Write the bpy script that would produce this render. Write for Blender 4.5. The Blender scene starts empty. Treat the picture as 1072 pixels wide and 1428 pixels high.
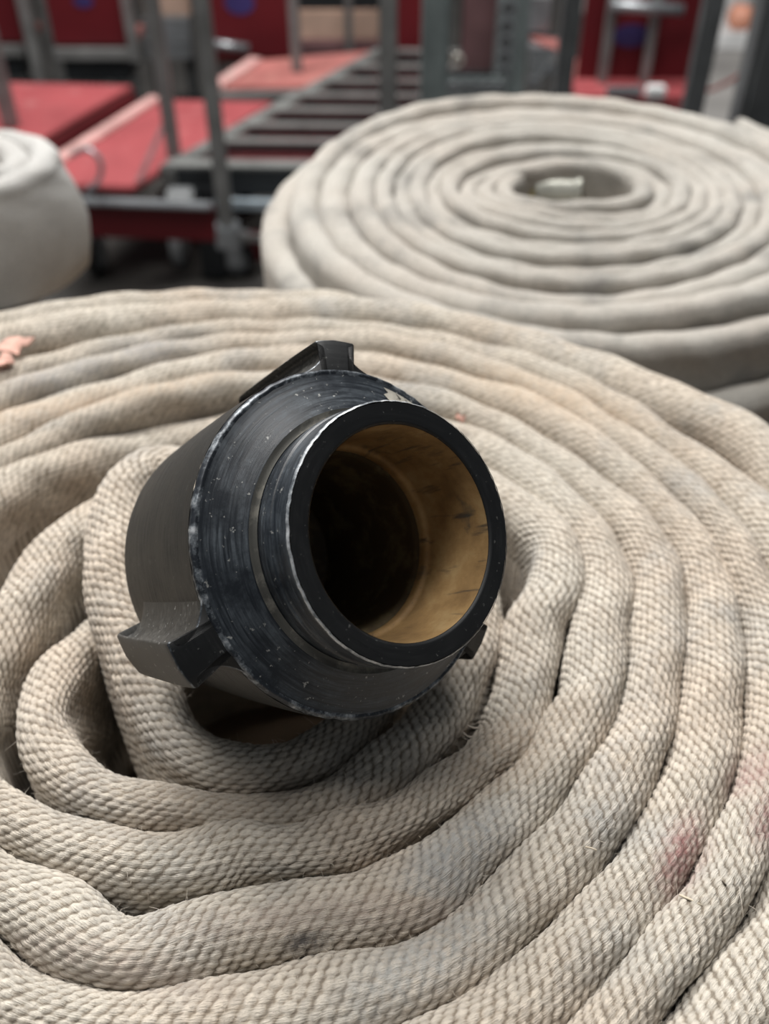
import bpy, bmesh, math, random
import numpy as np
from mathutils import Vector, Matrix

rng = np.random.default_rng(7)
random.seed(7)
COL = bpy.context.scene.collection
SC = bpy.context.scene
PI = math.pi

# ------------------------------------------------------------------ camera, world, lights, exposure
F_PX, PITCH, CAM_H = 1350.0, math.radians(41.8), 0.28      # focal length in pixels of a 1072 x 1428 frame
cam_data = bpy.data.cameras.new('camera')
cam = bpy.data.objects.new('camera', cam_data)
COL.objects.link(cam)
cam.location = (0, 0, CAM_H)
cam.rotation_euler = (PI / 2 - PITCH, 0, 0)
cam_data.sensor_fit = 'VERTICAL'
cam_data.sensor_height = 24.0
cam_data.lens = F_PX / 1428.0 * 24.0
cam_data.clip_start = 0.01
cam_data.dof.use_dof = True
cam_data.dof.focus_distance = 0.292
cam_data.dof.aperture_fstop = 5.6
SC.camera = cam

world = bpy.data.worlds.new('hall_light')
SC.world = world
world.use_nodes = True
wb = world.node_tree.nodes['Background']
wb.inputs[0].default_value = (0.86, 0.93, 1.0, 1)
wb.inputs[1].default_value = 0.115


def area(name, loc, aim, sx, sy, energy, color):
    d = bpy.data.lights.new(name, 'AREA')
    d.shape = 'RECTANGLE'
    d.size, d.size_y, d.energy, d.color = sx, sy, energy, color
    o = bpy.data.objects.new(name, d)
    COL.objects.link(o)
    o.location = loc
    o.rotation_euler = (Vector(aim) - Vector(loc)).to_track_quat('-Z', 'Y').to_euler()
    return o


area('skylight_lamp', (-1.0, 2.9, 2.7), (0, 0.5, 0), 2.2, 1.2, 212, (1.0, 0.98, 0.95))
area('background_fill', (0.7, 1.3, 3.3), (0.0, 3.6, -0.6), 1.8, 0.8, 60, (1.0, 0.98, 0.95))  # unseen fill lamp added to brighten the posts in the background
area('hall_lamp', (-1.2, 0.4, 3.2), (0.0, 0.4, 0), 1.0, 1.0, 42, (1.0, 0.97, 0.93))

SC.view_settings.view_transform = 'Standard'
SC.view_settings.look = 'None'
SC.view_settings.exposure = 0.05
SC.view_settings.gamma = 1.0
SC.view_settings.use_curve_mapping = False


# ------------------------------------------------------------------ geometry of the view (to survey the place from the photograph)
def ray(px, py):
    a, b = (px - 536) / F_PX, -(py - 714) / F_PX
    return np.array([a, math.cos(PITCH) + b * math.sin(PITCH), -math.sin(PITCH) + b * math.cos(PITCH)])


def on_z(px, py, z):
    """the point of the horizontal plane z seen at a pixel"""
    d = ray(px, py)
    return np.array([0, 0, CAM_H]) + d * ((z - CAM_H) / d[2])


def on_y(px, py, y):
    """the point of the upright plane y seen at a pixel"""
    d = ray(px, py)
    return np.array([0, 0, CAM_H]) + d * (y / d[1])


# ------------------------------------------------------------------ materials
def new_mat(name):
    m = bpy.data.materials.new(name)
    m.use_nodes = True
    nt = m.node_tree
    return m, nt, nt.nodes['Principled BSDF']


def nd(nt, kind, **kw):
    n = nt.nodes.new(kind)
    for k, v in kw.items():
        setattr(n, k, v)
    return n


def ramp(nt, stops):
    r = nd(nt, 'ShaderNodeValToRGB')
    e = r.color_ramp.elements
    while len(e) < len(stops):
        e.new(0.5)
    for i, (p, c) in enumerate(stops):
        e[i].position = p
        e[i].color = c if len(c) == 4 else (*c, 1)
    return r


def mix(nt, fac, a, b, blend='MIX'):
    n = nd(nt, 'ShaderNodeMix', data_type='RGBA', blend_type=blend)
    for sock, v in ((n.inputs[0], fac), (n.inputs[6], a), (n.inputs[7], b)):
        if isinstance(v, (int, float)):
            sock.default_value = v
        elif isinstance(v, tuple):
            sock.default_value = v if len(v) == 4 else (*v, 1)
        else:
            nt.links.new(v, sock)
    return n.outputs[2]


def noise(nt, vec, scale, detail=4, rough=0.55):
    n = nd(nt, 'ShaderNodeTexNoise')
    n.inputs['Scale'].default_value = scale
    n.inputs['Detail'].default_value = detail
    n.inputs['Roughness'].default_value = rough
    if vec is not None:
        nt.links.new(vec, n.inputs['Vector'])
    return n.outputs[0]


def paint(name, col, rough=0.5, metal=0.0, wear=None, wear_amt=0.5, scale=8.0, bump=0.0, spread=0.25):
    """painted or bare surface: base colour varied a little, worn patches of a second colour"""
    m, nt, bs = new_mat(name)
    tc = nd(nt, 'ShaderNodeTexCoord')
    v = tc.outputs['Object']
    lo = tuple(c * (1 - spread) for c in col)
    hi = tuple(min(1, c * (1 + spread)) for c in col)
    r = ramp(nt, [(0.3, lo), (0.7, hi)])
    nt.links.new(noise(nt, v, scale), r.inputs[0])
    out = r.outputs[0]
    if wear:
        w = ramp(nt, [(wear_amt, (0, 0, 0)), (min(1, wear_amt + 0.12), (1, 1, 1))])
        nt.links.new(noise(nt, v, scale * 2.3, 6, 0.7), w.inputs[0])
        out = mix(nt, w.outputs[0], out, wear)
    nt.links.new(out, bs.inputs['Base Color'])
    bs.inputs['Roughness'].default_value = rough
    bs.inputs['Metallic'].default_value = metal
    if bump:
        b = nd(nt, 'ShaderNodeBump')
        b.inputs['Strength'].default_value = bump
        b.inputs['Distance'].default_value = 0.002
        nt.links.new(noise(nt, v, scale * 12), b.inputs['Height'])
        nt.links.new(b.outputs[0], bs.inputs['Normal'])
    return m


def cotton(name, base, warm, grey, fine=True):
    """woven cotton jacket: own colour drifts between cream, warm tan and grey soiling"""
    m, nt, bs = new_mat(name)
    tc = nd(nt, 'ShaderNodeTexCoord')
    obj = tc.outputs['Object']
    r1 = ramp(nt, [(0.40, (0, 0, 0)), (0.62, (1, 1, 1))])
    nt.links.new(noise(nt, obj, 11, 3), r1.inputs[0])
    c = mix(nt, r1.outputs[0], base, warm)
    r2 = ramp(nt, [(0.52, (0, 0, 0)), (0.70, (1, 1, 1))])
    nt.links.new(noise(nt, obj, 19, 5, 0.6), r2.inputs[0])
    f2 = nd(nt, 'ShaderNodeMath', operation='MULTIPLY')
    nt.links.new(r2.outputs[0], f2.inputs[0])
    f2.inputs[1].default_value = 0.75
    c = mix(nt, f2.outputs[0], c, grey)
    # yarn to yarn variation
    r3 = ramp(nt, [(0.3, (0.80, 0.80, 0.80)), (0.7, (1.12, 1.12, 1.12))])
    nt.links.new(noise(nt, obj, 420, 2), r3.inputs[0])
    c = mix(nt, 1.0, c, r3.outputs[0], 'MULTIPLY')
    if fine:
        # shade painted low in the weave, highlights on the yarn tops
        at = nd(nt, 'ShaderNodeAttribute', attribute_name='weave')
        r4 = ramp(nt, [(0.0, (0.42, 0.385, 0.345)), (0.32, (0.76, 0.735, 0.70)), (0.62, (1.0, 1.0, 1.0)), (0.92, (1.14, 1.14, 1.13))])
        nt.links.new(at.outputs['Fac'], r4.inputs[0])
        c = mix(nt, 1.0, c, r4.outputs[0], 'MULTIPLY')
        st = nd(nt, 'ShaderNodeAttribute', attribute_name='stain')
        br = ramp(nt, [(0.35, (0.25, 0.25, 0.25)), (0.62, (1, 1, 1))])
        nt.links.new(noise(nt, obj, 330, 4, 0.7), br.inputs[0])
        fm = nd(nt, 'ShaderNodeMath', operation='MULTIPLY')
        nt.links.new(st.outputs['Alpha'], fm.inputs[0])
        nt.links.new(br.outputs[0], fm.inputs[1])
        c = mix(nt, fm.outputs[0], c, st.outputs['Color'])
    nt.links.new(c, bs.inputs['Base Color'])
    bs.inputs['Roughness'].default_value = 0.95
    bs.inputs['Specular IOR Level'].default_value = 0.15
    bs.inputs['Sheen Weight'].default_value = 0.18
    bs.inputs['Sheen Roughness'].default_value = 0.6
    # spun fibres
    uv = nd(nt, 'ShaderNodeUVMap', uv_map='UVMap')
    mp = nd(nt, 'ShaderNodeMapping')
    mp.inputs['Rotation'].default_value = (0, 0, 0.5)
    mp.inputs['Scale'].default_value = (38, 250, 1)
    nt.links.new(uv.outputs[0], mp.inputs[0])
    b = nd(nt, 'ShaderNodeBump')
    b.inputs['Strength'].default_value = 1.0
    b.inputs['Distance'].default_value = 0.0008
    nt.links.new(noise(nt, mp.outputs[0], 1.0, 3, 0.6), b.inputs['Height'])
    nt.links.new(b.outputs[0], bs.inputs['Normal'])
    return m


M = {}
M['cotton'] = cotton('cream_cotton', (0.61, 0.56, 0.485), (0.60, 0.515, 0.425), (0.43, 0.42, 0.40))
M['cotton_far'] = cotton('grey_cotton', (0.50, 0.475, 0.43), (0.48, 0.44, 0.39), (0.23, 0.22, 0.205), fine=False)
M['cotton_white'] = cotton('white_cotton', (0.56, 0.55, 0.53), (0.52, 0.505, 0.48), (0.46, 0.45, 0.435), fine=False)
M['fibre'] = paint('loose_cotton', (0.70, 0.63, 0.54), 0.9)


def anodised(name, col, dust, dust_amt, rough, scr=1.0):
    """black coated metal with fine turning marks, dust and chips to bare metal"""
    m, nt, bs = new_mat(name)
    tc = nd(nt, 'ShaderNodeTexCoord')
    v = tc.outputs['Object']
    # turning marks: noise stretched round the axis (object z)
    sx = nd(nt, 'ShaderNodeSeparateXYZ')
    nt.links.new(v, sx.inputs[0])
    ln = nd(nt, 'ShaderNodeVectorMath', operation='LENGTH')
    cb = nd(nt, 'ShaderNodeCombineXYZ')
    nt.links.new(sx.outputs[0], cb.inputs[0])
    nt.links.new(sx.outputs[1], cb.inputs[1])
    nt.links.new(cb.outputs[0], ln.inputs[0])
    an = nd(nt, 'ShaderNodeMath', operation='ARCTAN2')
    nt.links.new(sx.outputs[1], an.inputs[0])
    nt.links.new(sx.outputs[0], an.inputs[1])
    c2 = nd(nt, 'ShaderNodeCombineXYZ')
    for i, (src, k) in enumerate(((ln.outputs['Value'], 900.0), (an.outputs[0], 2.2), (sx.outputs[2], 900.0))):
        mm = nd(nt, 'ShaderNodeMath', operation='MULTIPLY')
        nt.links.new(src, mm.inputs[0])
        mm.inputs[1].default_value = k
        nt.links.new(mm.outputs[0], c2.inputs[i])
    lines = noise(nt, c2.outputs[0], 1.0, 4, 0.7)
    r1 = ramp(nt, [(0.40, (0, 0, 0)), (0.74, (1, 1, 1))])
    nt.links.new(lines, r1.inputs[0])
    r2 = ramp(nt, [(0.38, (0, 0, 0)), (0.62, (1, 1, 1))])
    nt.links.new(noise(nt, v, 75, 8, 0.75), r2.inputs[0])
    f = nd(nt, 'ShaderNodeMath', operation='MULTIPLY')
    nt.links.new(r1.outputs[0], f.inputs[0])
    nt.links.new(r2.outputs[0], f.inputs[1])
    f2 = nd(nt, 'ShaderNodeMath', operation='MULTIPLY')
    nt.links.new(f.outputs[0], f2.inputs[0])
    f2.inputs[1].default_value = dust_amt
    c = mix(nt, f2.outputs[0], col, dust)
    # specks of dust and chips
    r3 = ramp(nt, [(0.66, (0, 0, 0)), (0.70, (1, 1, 1))])
    nt.links.new(noise(nt, v, 520, 3, 0.6), r3.inputs[0])
    f3 = nd(nt, 'ShaderNodeMath', operation='MULTIPLY')
    nt.links.new(r3.outputs[0], f3.inputs[0])
    f3.inputs[1].default_value = 0.7 * scr
    c = mix(nt, f3.outputs[0], c, (0.42, 0.42, 0.40))
    nt.links.new(c, bs.inputs['Base Color'])
    rr = ramp(nt, [(0.0, (rough, rough, rough)), (1.0, (rough + 0.3, rough + 0.3, rough + 0.3))])
    nt.links.new(f.outputs[0], rr.inputs[0])
    nt.links.new(rr.outputs[0], bs.inputs['Roughness'])
    bs.inputs['Specular IOR Level'].default_value = 0.5
    b = nd(nt, 'ShaderNodeBump')
    b.inputs['Strength'].default_value = 0.25 * scr
    b.inputs['Distance'].default_value = 0.0004
    nt.links.new(lines, b.inputs['Height'])
    nt.links.new(b.outputs[0], bs.inputs['Normal'])
    return m


M['black_metal'] = anodised('black_coated_metal', (0.012, 0.0155, 0.021), (0.13, 0.155, 0.18), 0.85, 0.36)
M['black_body'] = anodised('dark_coated_body', (0.013, 0.0127, 0.0115), (0.04, 0.038, 0.034), 0.3, 0.50, 0.12)
M['black_face'] = anodised('black_face', (0.004, 0.0046, 0.0054), (0.025, 0.028, 0.032), 0.3, 0.5, 0.3)


def edge_metal(lo, mid, hi):
    m, nt, bs = new_mat('worn_edge')
    tc = nd(nt, 'ShaderNodeTexCoord')
    r = ramp(nt, [(lo, (0.025, 0.030, 0.038)), (mid, (0.17, 0.19, 0.21)), (hi, (0.62, 0.64, 0.66))])
    nt.links.new(noise(nt, tc.outputs['Object'], 150, 6, 0.75), r.inputs[0])
    nt.links.new(r.outputs[0], bs.inputs['Base Color'])
    bs.inputs['Roughness'].default_value = 0.4
    bs.inputs['Metallic'].default_value = 0.3
    return m


M['edge'] = edge_metal(0.46, 0.56, 0.70)
M['edge_bright'] = edge_metal(0.30, 0.42, 0.58)
M['bare'] = paint('bare_patch', (0.42, 0.395, 0.34), 0.6, scale=200)


def liner_mat():
    m, nt, bs = new_mat('tarnished_liner')
    tc = nd(nt, 'ShaderNodeTexCoord')
    v = tc.outputs['Object']
    r = ramp(nt, [(0.25, (0.20, 0.12, 0.055)), (0.5, (0.42, 0.265, 0.115)), (0.75, (0.62, 0.45, 0.23))])
    nt.links.new(noise(nt, v, 55, 6, 0.65), r.inputs[0])
    mp = nd(nt, 'ShaderNodeMapping')
    mp.inputs['Scale'].default_value = (300, 300, 40)
    nt.links.new(v, mp.inputs[0])
    r2 = ramp(nt, [(0.60, (0, 0, 0)), (0.72, (1, 1, 1))])
    nt.links.new(noise(nt, mp.outputs[0], 1, 4), r2.inputs[0])
    c = mix(nt, r2.outputs[0], r.outputs[0], (0.11, 0.085, 0.06))
    r3 = ramp(nt, [(0.60, (0, 0, 0)), (0.68, (1, 1, 1))])
    nt.links.new(noise(nt, v, 42, 5, 0.6), r3.inputs[0])
    f = nd(nt, 'ShaderNodeMath', operation='MULTIPLY')
    nt.links.new(r3.outputs[0], f.inputs[0])
    f.inputs[1].default_value = 0.8
    c = mix(nt, f.outputs[0], c, (0.07, 0.075, 0.065))
    nt.links.new(c, bs.inputs['Base Color'])
    bs.inputs['Roughness'].default_value = 0.55
    bs.inputs['Metallic'].default_value = 0.15
    b = nd(nt, 'ShaderNodeBump')
    b.inputs['Strength'].default_value = 0.5
    b.inputs['Distance'].default_value = 0.0005
    nt.links.new(noise(nt, v, 260, 5), b.inputs['Height'])
    nt.links.new(b.outputs[0], bs.inputs['Normal'])
    return m


M['liner'] = liner_mat()
M['dust'] = paint('settled_dust', (0.10, 0.098, 0.088), 0.9, wear=(0.20, 0.19, 0.165), wear_amt=0.5, scale=60)
M['sleeve'] = paint('dark_rubber_lining', (0.075, 0.055, 0.030), 0.6, wear=(0.16, 0.13, 0.07), wear_amt=0.5, scale=30)
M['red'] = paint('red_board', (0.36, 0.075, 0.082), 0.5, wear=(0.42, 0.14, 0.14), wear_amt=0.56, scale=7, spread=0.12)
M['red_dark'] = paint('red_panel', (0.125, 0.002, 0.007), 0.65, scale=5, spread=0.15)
M['red_worn'] = paint('worn_red_board', (0.44, 0.16, 0.145), 0.5, wear=(0.50, 0.24, 0.20), wear_amt=0.56, scale=6)
M['worn_edge'] = paint('worn_white_edge', (0.62, 0.36, 0.34), 0.5, wear=(0.72, 0.55, 0.50), wear_amt=0.55, scale=10)
M['beige'] = paint('beige_board', (0.60, 0.42, 0.33), 0.6, scale=6)
M['steel'] = paint('grey_steel_tube', (0.25, 0.25, 0.246), 0.45, 0.3, scale=12)
M['steel_green'] = paint('grey_green_post', (0.23, 0.27, 0.27), 0.5, 0.2, scale=12)
M['steel_dark'] = paint('dark_steel_post', (0.115, 0.122, 0.126), 0.5, 0.2, scale=12)
M['frame'] = paint('dusty_black_frame', (0.017, 0.020, 0.023), 0.55, scale=14)
M['frame_top'] = paint('grey_slat_top', (0.16, 0.165, 0.16), 0.6, scale=14)
M['zinc'] = paint('zinc_plate', (0.36, 0.38, 0.40), 0.35, 0.6, scale=14)
M['blue_zinc'] = paint('bright_steel_bar', (0.50, 0.58, 0.64), 0.35, 0.4, scale=14)
M['tyre'] = paint('black_rubber', (0.015, 0.015, 0.016), 0.7)
M['hub'] = paint('grey_nylon_hub', (0.26, 0.27, 0.28), 0.5)
M['blue_mark'] = paint('blue_print', (0.045, 0.035, 0.16), 0.5)
M['lit_floor'] = paint('lit_floor_tone', (0.36, 0.345, 0.33), 0.7, scale=3)  # lighter floor tone: light falling at the right put into the colour
M['floor'] = paint('concrete', (0.060, 0.056, 0.052), 0.75, scale=3, bump=0.3)  # concrete darkened so its colour carries the shade under the trolleys
M['wall'] = paint('plaster_wall', (0.40, 0.39, 0.37), 0.9, scale=2)
M['wood'] = paint('bench_board', (0.20, 0.14, 0.09), 0.7, scale=6)
M['white'] = paint('white_plastic', (0.86, 0.88, 0.88), 0.5)
M['orange'] = paint('orange_plastic', (0.80, 0.36, 0.24), 0.5)
M['brass'] = paint('old_brass', (0.50, 0.42, 0.16), 0.4, 0.7, scale=60)
M['silver'] = paint('bright_alloy', (0.55, 0.55, 0.49), 0.35, 0.4, scale=60)
M['pink'] = paint('pink_scrap', (0.62, 0.36, 0.29), 0.8, scale=150)
M['straw'] = paint('straw', (0.62, 0.54, 0.42), 0.8)
M['dark_straw'] = paint('dark_straw', (0.07, 0.055, 0.04), 0.8)
M['red_cable'] = paint('red_cable', (0.30, 0.06, 0.05), 0.5)
M['mesh_red'] = paint('dusty_red_sheet', (0.17, 0.09, 0.095), 0.6)


# ------------------------------------------------------------------ object helpers
def link(name, me, m, parent=None):
    o = bpy.data.objects.new(name, me)
    if m is not None and not me.materials:
        me.materials.append(m)
    COL.objects.link(o)
    if parent is not None:
        o.parent = parent
        if parent.name in MATRIX:
            o.matrix_parent_inverse = MATRIX[parent.name].inverted()
    return o


MATRIX = {}


def thing(name, loc, label, cat, group=None, rot=None):
    o = bpy.data.objects.new(name, None)
    COL.objects.link(o)
    o.empty_display_size = 0.05
    mat = Matrix.Translation(Vector(loc))
    if rot is not None:
        mat = mat @ rot
    o.matrix_world = mat
    MATRIX[o.name] = mat
    tag(o, label, cat, group)
    return o


def tag(o, label, cat, group=None):
    o['label'], o['category'] = label, cat
    if group:
        o['group'] = group
    return o


def bm_obj(name, bm, m, parent=None, smooth=False, bevel=0.0):
    if bevel:
        bmesh.ops.bevel(bm, geom=list(bm.edges), offset=bevel, segments=2, affect='EDGES', clamp_overlap=True)
    me = bpy.data.meshes.new(name)
    bmesh.ops.recalc_face_normals(bm, faces=bm.faces)
    bm.to_mesh(me)
    bm.free()
    if smooth:
        for p in me.polygons:
            p.use_smooth = True
    return link(name, me, m, parent)


def np_mesh(name, verts, quads, uv=None):
    me = bpy.data.meshes.new(name)
    verts = np.asarray(verts, np.float32)
    quads = np.asarray(quads, np.int32)
    me.vertices.add(len(verts))
    me.vertices.foreach_set('co', verts.ravel())
    me.loops.add(quads.size)
    me.loops.foreach_set('vertex_index', quads.ravel())
    me.polygons.add(len(quads))
    me.polygons.foreach_set('loop_start', np.arange(len(quads), dtype=np.int32) * quads.shape[1])
    me.polygons.foreach_set('use_smooth', np.ones(len(quads), bool))
    if uv is not None:
        l = me.uv_layers.new(name='UVMap')
        l.data.foreach_set('uv', np.asarray(uv, np.float32)[quads.ravel()].ravel())
    me.update(calc_edges=True)
    return me


def add_box(bm, lo, hi):
    vs = [bm.verts.new((x, y, z)) for z in (lo[2], hi[2]) for y in (lo[1], hi[1]) for x in (lo[0], hi[0])]
    for f in ((0, 2, 3, 1), (4, 5, 7, 6), (0, 1, 5, 4), (2, 6, 7, 3), (0, 4, 6, 2), (1, 3, 7, 5)):
        bm.faces.new([vs[i] for i in f])


def box(name, lo, hi, m, parent=None, bevel=0.004):
    bm = bmesh.new()
    add_box(bm, lo, hi)
    return bm_obj(name, bm, m, parent, bevel=bevel)


def add_prism(bm, pts, z0, z1):
    a = [bm.verts.new((p[0], p[1], z0)) for p in pts]
    b = [bm.verts.new((p[0], p[1], z1)) for p in pts]
    n = len(pts)
    bm.faces.new(a)
    bm.faces.new(b)
    for i in range(n):
        bm.faces.new((a[i], a[(i + 1) % n], b[(i + 1) % n], b[i]))


def prism(name, pts, z0, z1, m, parent=None, bevel=0.004):
    bm = bmesh.new()
    add_prism(bm, pts, z0, z1)
    return bm_obj(name, bm, m, parent, bevel=bevel)


def bar_pts(a, b, w):
    a, b = np.array(a[:2], float), np.array(b[:2], float)
    d = (b - a) / np.linalg.norm(b - a)
    n = np.array([-d[1], d[0]]) * w / 2
    return [a - n, b - n, b + n, a + n]


def add_tube(bm, pts, r, seg=12):
    pts = [Vector(p) for p in pts]
    rings = []
    for i, p in enumerate(pts):
        t = (pts[min(i + 1, len(pts) - 1)] - pts[max(i - 1, 0)]).normalized()
        ax = t.orthogonal().normalized() if i == 0 else (ax - t * ax.dot(t)).normalized()
        bx = t.cross(ax)
        rr = r[i] if isinstance(r, (list, tuple)) else r
        rings.append([bm.verts.new(p + (ax * math.cos(2 * PI * k / seg) + bx * math.sin(2 * PI * k / seg)) * rr) for k in range(seg)])
    for u, v in zip(rings, rings[1:]):
        for k in range(seg):
            bm.faces.new((u[k], u[(k + 1) % seg], v[(k + 1) % seg], v[k]))
    bm.faces.new(rings[0][::-1])
    bm.faces.new(rings[-1])


def tube(name, pts, r, m, parent=None, seg=14):
    bm = bmesh.new()
    add_tube(bm, pts, r, seg)
    return bm_obj(name, bm, m, parent, smooth=True)


def square_post(name, base, top_z, w, m, parent=None):
    return box(name, (base[0] - w / 2, base[1] - w / 2, base[2]), (base[0] + w / 2, base[1] + w / 2, top_z), m, parent, bevel=w * 0.12)


def lathe(name, prof, m, parent=None, seg=128, local=None, close=False):
    """revolve (radius, axial) pairs about local z"""
    ang = np.linspace(0, 2 * PI, seg, endpoint=False)
    P = np.array(prof)
    n = len(P)
    V = np.stack([P[:, 0][:, None] * np.cos(ang), P[:, 0][:, None] * np.sin(ang), np.repeat(P[:, 1][:, None], seg, 1)], 2).reshape(-1, 3)
    q = []
    rows = range(n) if close else range(n - 1)
    for i in rows:
        j = (i + 1) % n
        k = np.arange(seg)
        k2 = (k + 1) % seg
        q.append(np.stack([i * seg + k, i * seg + k2, j * seg + k2, j * seg + k], 1))
    me = np_mesh(name, V, np.concatenate(q))
    o = link(name, me, m, parent)
    return o


def smooth_prof(keys, rad=0.0008, n=5):
    """round the corners of a profile"""
    K = [np.array(k, float) for k in keys]
    out = [K[0]]
    for a, b, c in zip(K, K[1:], K[2:]):
        u, v = a - b, c - b
        lu, lv = np.linalg.norm(u), np.linalg.norm(v)
        t = min(rad, lu * 0.45, lv * 0.45)
        p, q = b + u / lu * t, b + v / lv * t
        for k in range(n):
            s = k / (n - 1)
            out.append((1 - s) ** 2 * p + 2 * s * (1 - s) * b + s * s * q)
    out.append(K[-1])
    return out


# ------------------------------------------------------------------ structure
FLOOR_Z = -1.10
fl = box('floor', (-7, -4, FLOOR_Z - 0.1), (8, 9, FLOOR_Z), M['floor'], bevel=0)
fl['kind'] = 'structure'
pf_ = box('lit_floor_strip_1', (1.0, 3.3, FLOOR_Z), (4.5, 8.5, FLOOR_Z + 0.004), M['lit_floor'], bevel=0)  # thin lighter sheet painted in where the floor is lit
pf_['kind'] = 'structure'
wl = box('wall_back', (-7, 9.0, FLOOR_Z), (8, 9.2, 3.4), M['wall'], bevel=0)
wl['kind'] = 'structure'


# ------------------------------------------------------------------ woven hose
def cell_noise(i, j, k=0):
    h = np.sin(i * 127.1 + j * 311.7 + k * 74.7) * 43758.5453
    return h - np.floor(h)


PU, PS = 0.0042, 0.0025        # yarn pitch along the hose, across the hose


def weave(u, s):
    """height 0..1 of the plump staggered yarns at hose length u, distance s from the top edge"""
    # the cloth is a little out of true
    u0, s0 = u, s
    u = u0 + 0.0004 * np.sin(s0 * 210 + u0 * 37) + 0.0003 * np.sin(u0 * 133 + s0 * 90)
    s = s0 + 0.0006 * np.sin(u0 * 61 + 1.3) + 0.00015 * np.sin(u0 * 210 + s0 * 95)
    row0 = np.floor(s / PS)
    best = np.zeros_like(u)
    for dr in (-1, 0, 1):
        r = row0 + dr
        off = 0.5 * np.mod(r, 2) + 0.12 * (cell_noise(r, r * 0 + 3.0) - 0.5)
        c0 = np.floor(u / PU - off)
        for dc in (-1, 0, 1):
            c = c0 + dc
            cu, cs = (c + 0.5 + off) * PU, (r + 0.5) * PS
            x, y = u - cu - (cell_noise(c, r, 5) - 0.5) * 0.0008, s - cs - (cell_noise(c, r, 9) - 0.5) * 0.0003
            lean = 0.34 + 0.25 * (cell_noise(c, r, 2) - 0.5)
            xr = x * np.cos(lean) + y * np.sin(lean)
            yr = -x * np.sin(lean) + y * np.cos(lean)
            q = 1 - (xr / 0.00232) ** 2 - (yr / 0.00127) ** 2
            h = np.sqrt(np.clip(q, 0, None)) * (0.66 + 0.44 * cell_noise(c, r, 1))
            best = np.maximum(best, h)
    return np.clip(best, 0, 1.1)


def smooth1(a, k, closed):
    w = np.hanning(2 * k + 3)[1:-1]
    w /= w.sum()
    p = np.pad(a, (k, k), mode='wrap' if closed else 'edge')
    return np.convolve(p, w, 'valid')


def resample(P, step_fn, closed):
    """resample a path (columns x, y, z, half thickness) to a step that depends on place"""
    if closed:
        P = np.vstack([P, P[:1]])
    d = np.hypot(np.diff(P[:, 0]), np.diff(P[:, 1]))
    d = np.sqrt(d ** 2 + np.diff(P[:, 2]) ** 2)
    L = np.concatenate([[0], np.cumsum(d)])
    dens = 1.0 / step_fn(P)
    cum = np.concatenate([[0], np.cumsum((dens[1:] + dens[:-1]) / 2 * d)])
    n = int(cum[-1])
    t = np.interp(np.arange(n) / n * cum[-1] if closed else np.linspace(0, cum[-1], n), cum, L)
    return np.stack([np.interp(t, L, P[:, c]) for c in range(P.shape[1])], 1), t


def project(P):
    p = P - np.array([0, 0, CAM_H])
    dep = p[:, 1] * math.cos(PITCH) - p[:, 2] * math.sin(PITCH)
    up = p[:, 1] * math.sin(PITCH) + p[:, 2] * math.cos(PITCH)
    return 536 + F_PX * p[:, 0] / dep, 714 - F_PX * up / dep, dep


def step_near(P):
    x, y, dep = project(P[:, :3])
    inside = (x > -60) & (x < 1130) & (y > 380) & (y < 1500) & (dep > 0.1)
    st = np.where(dep < 0.42, 0.00078, np.where(dep < 0.55, 0.0015, 0.0019))
    return np.where(inside, st, 0.0017)


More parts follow.
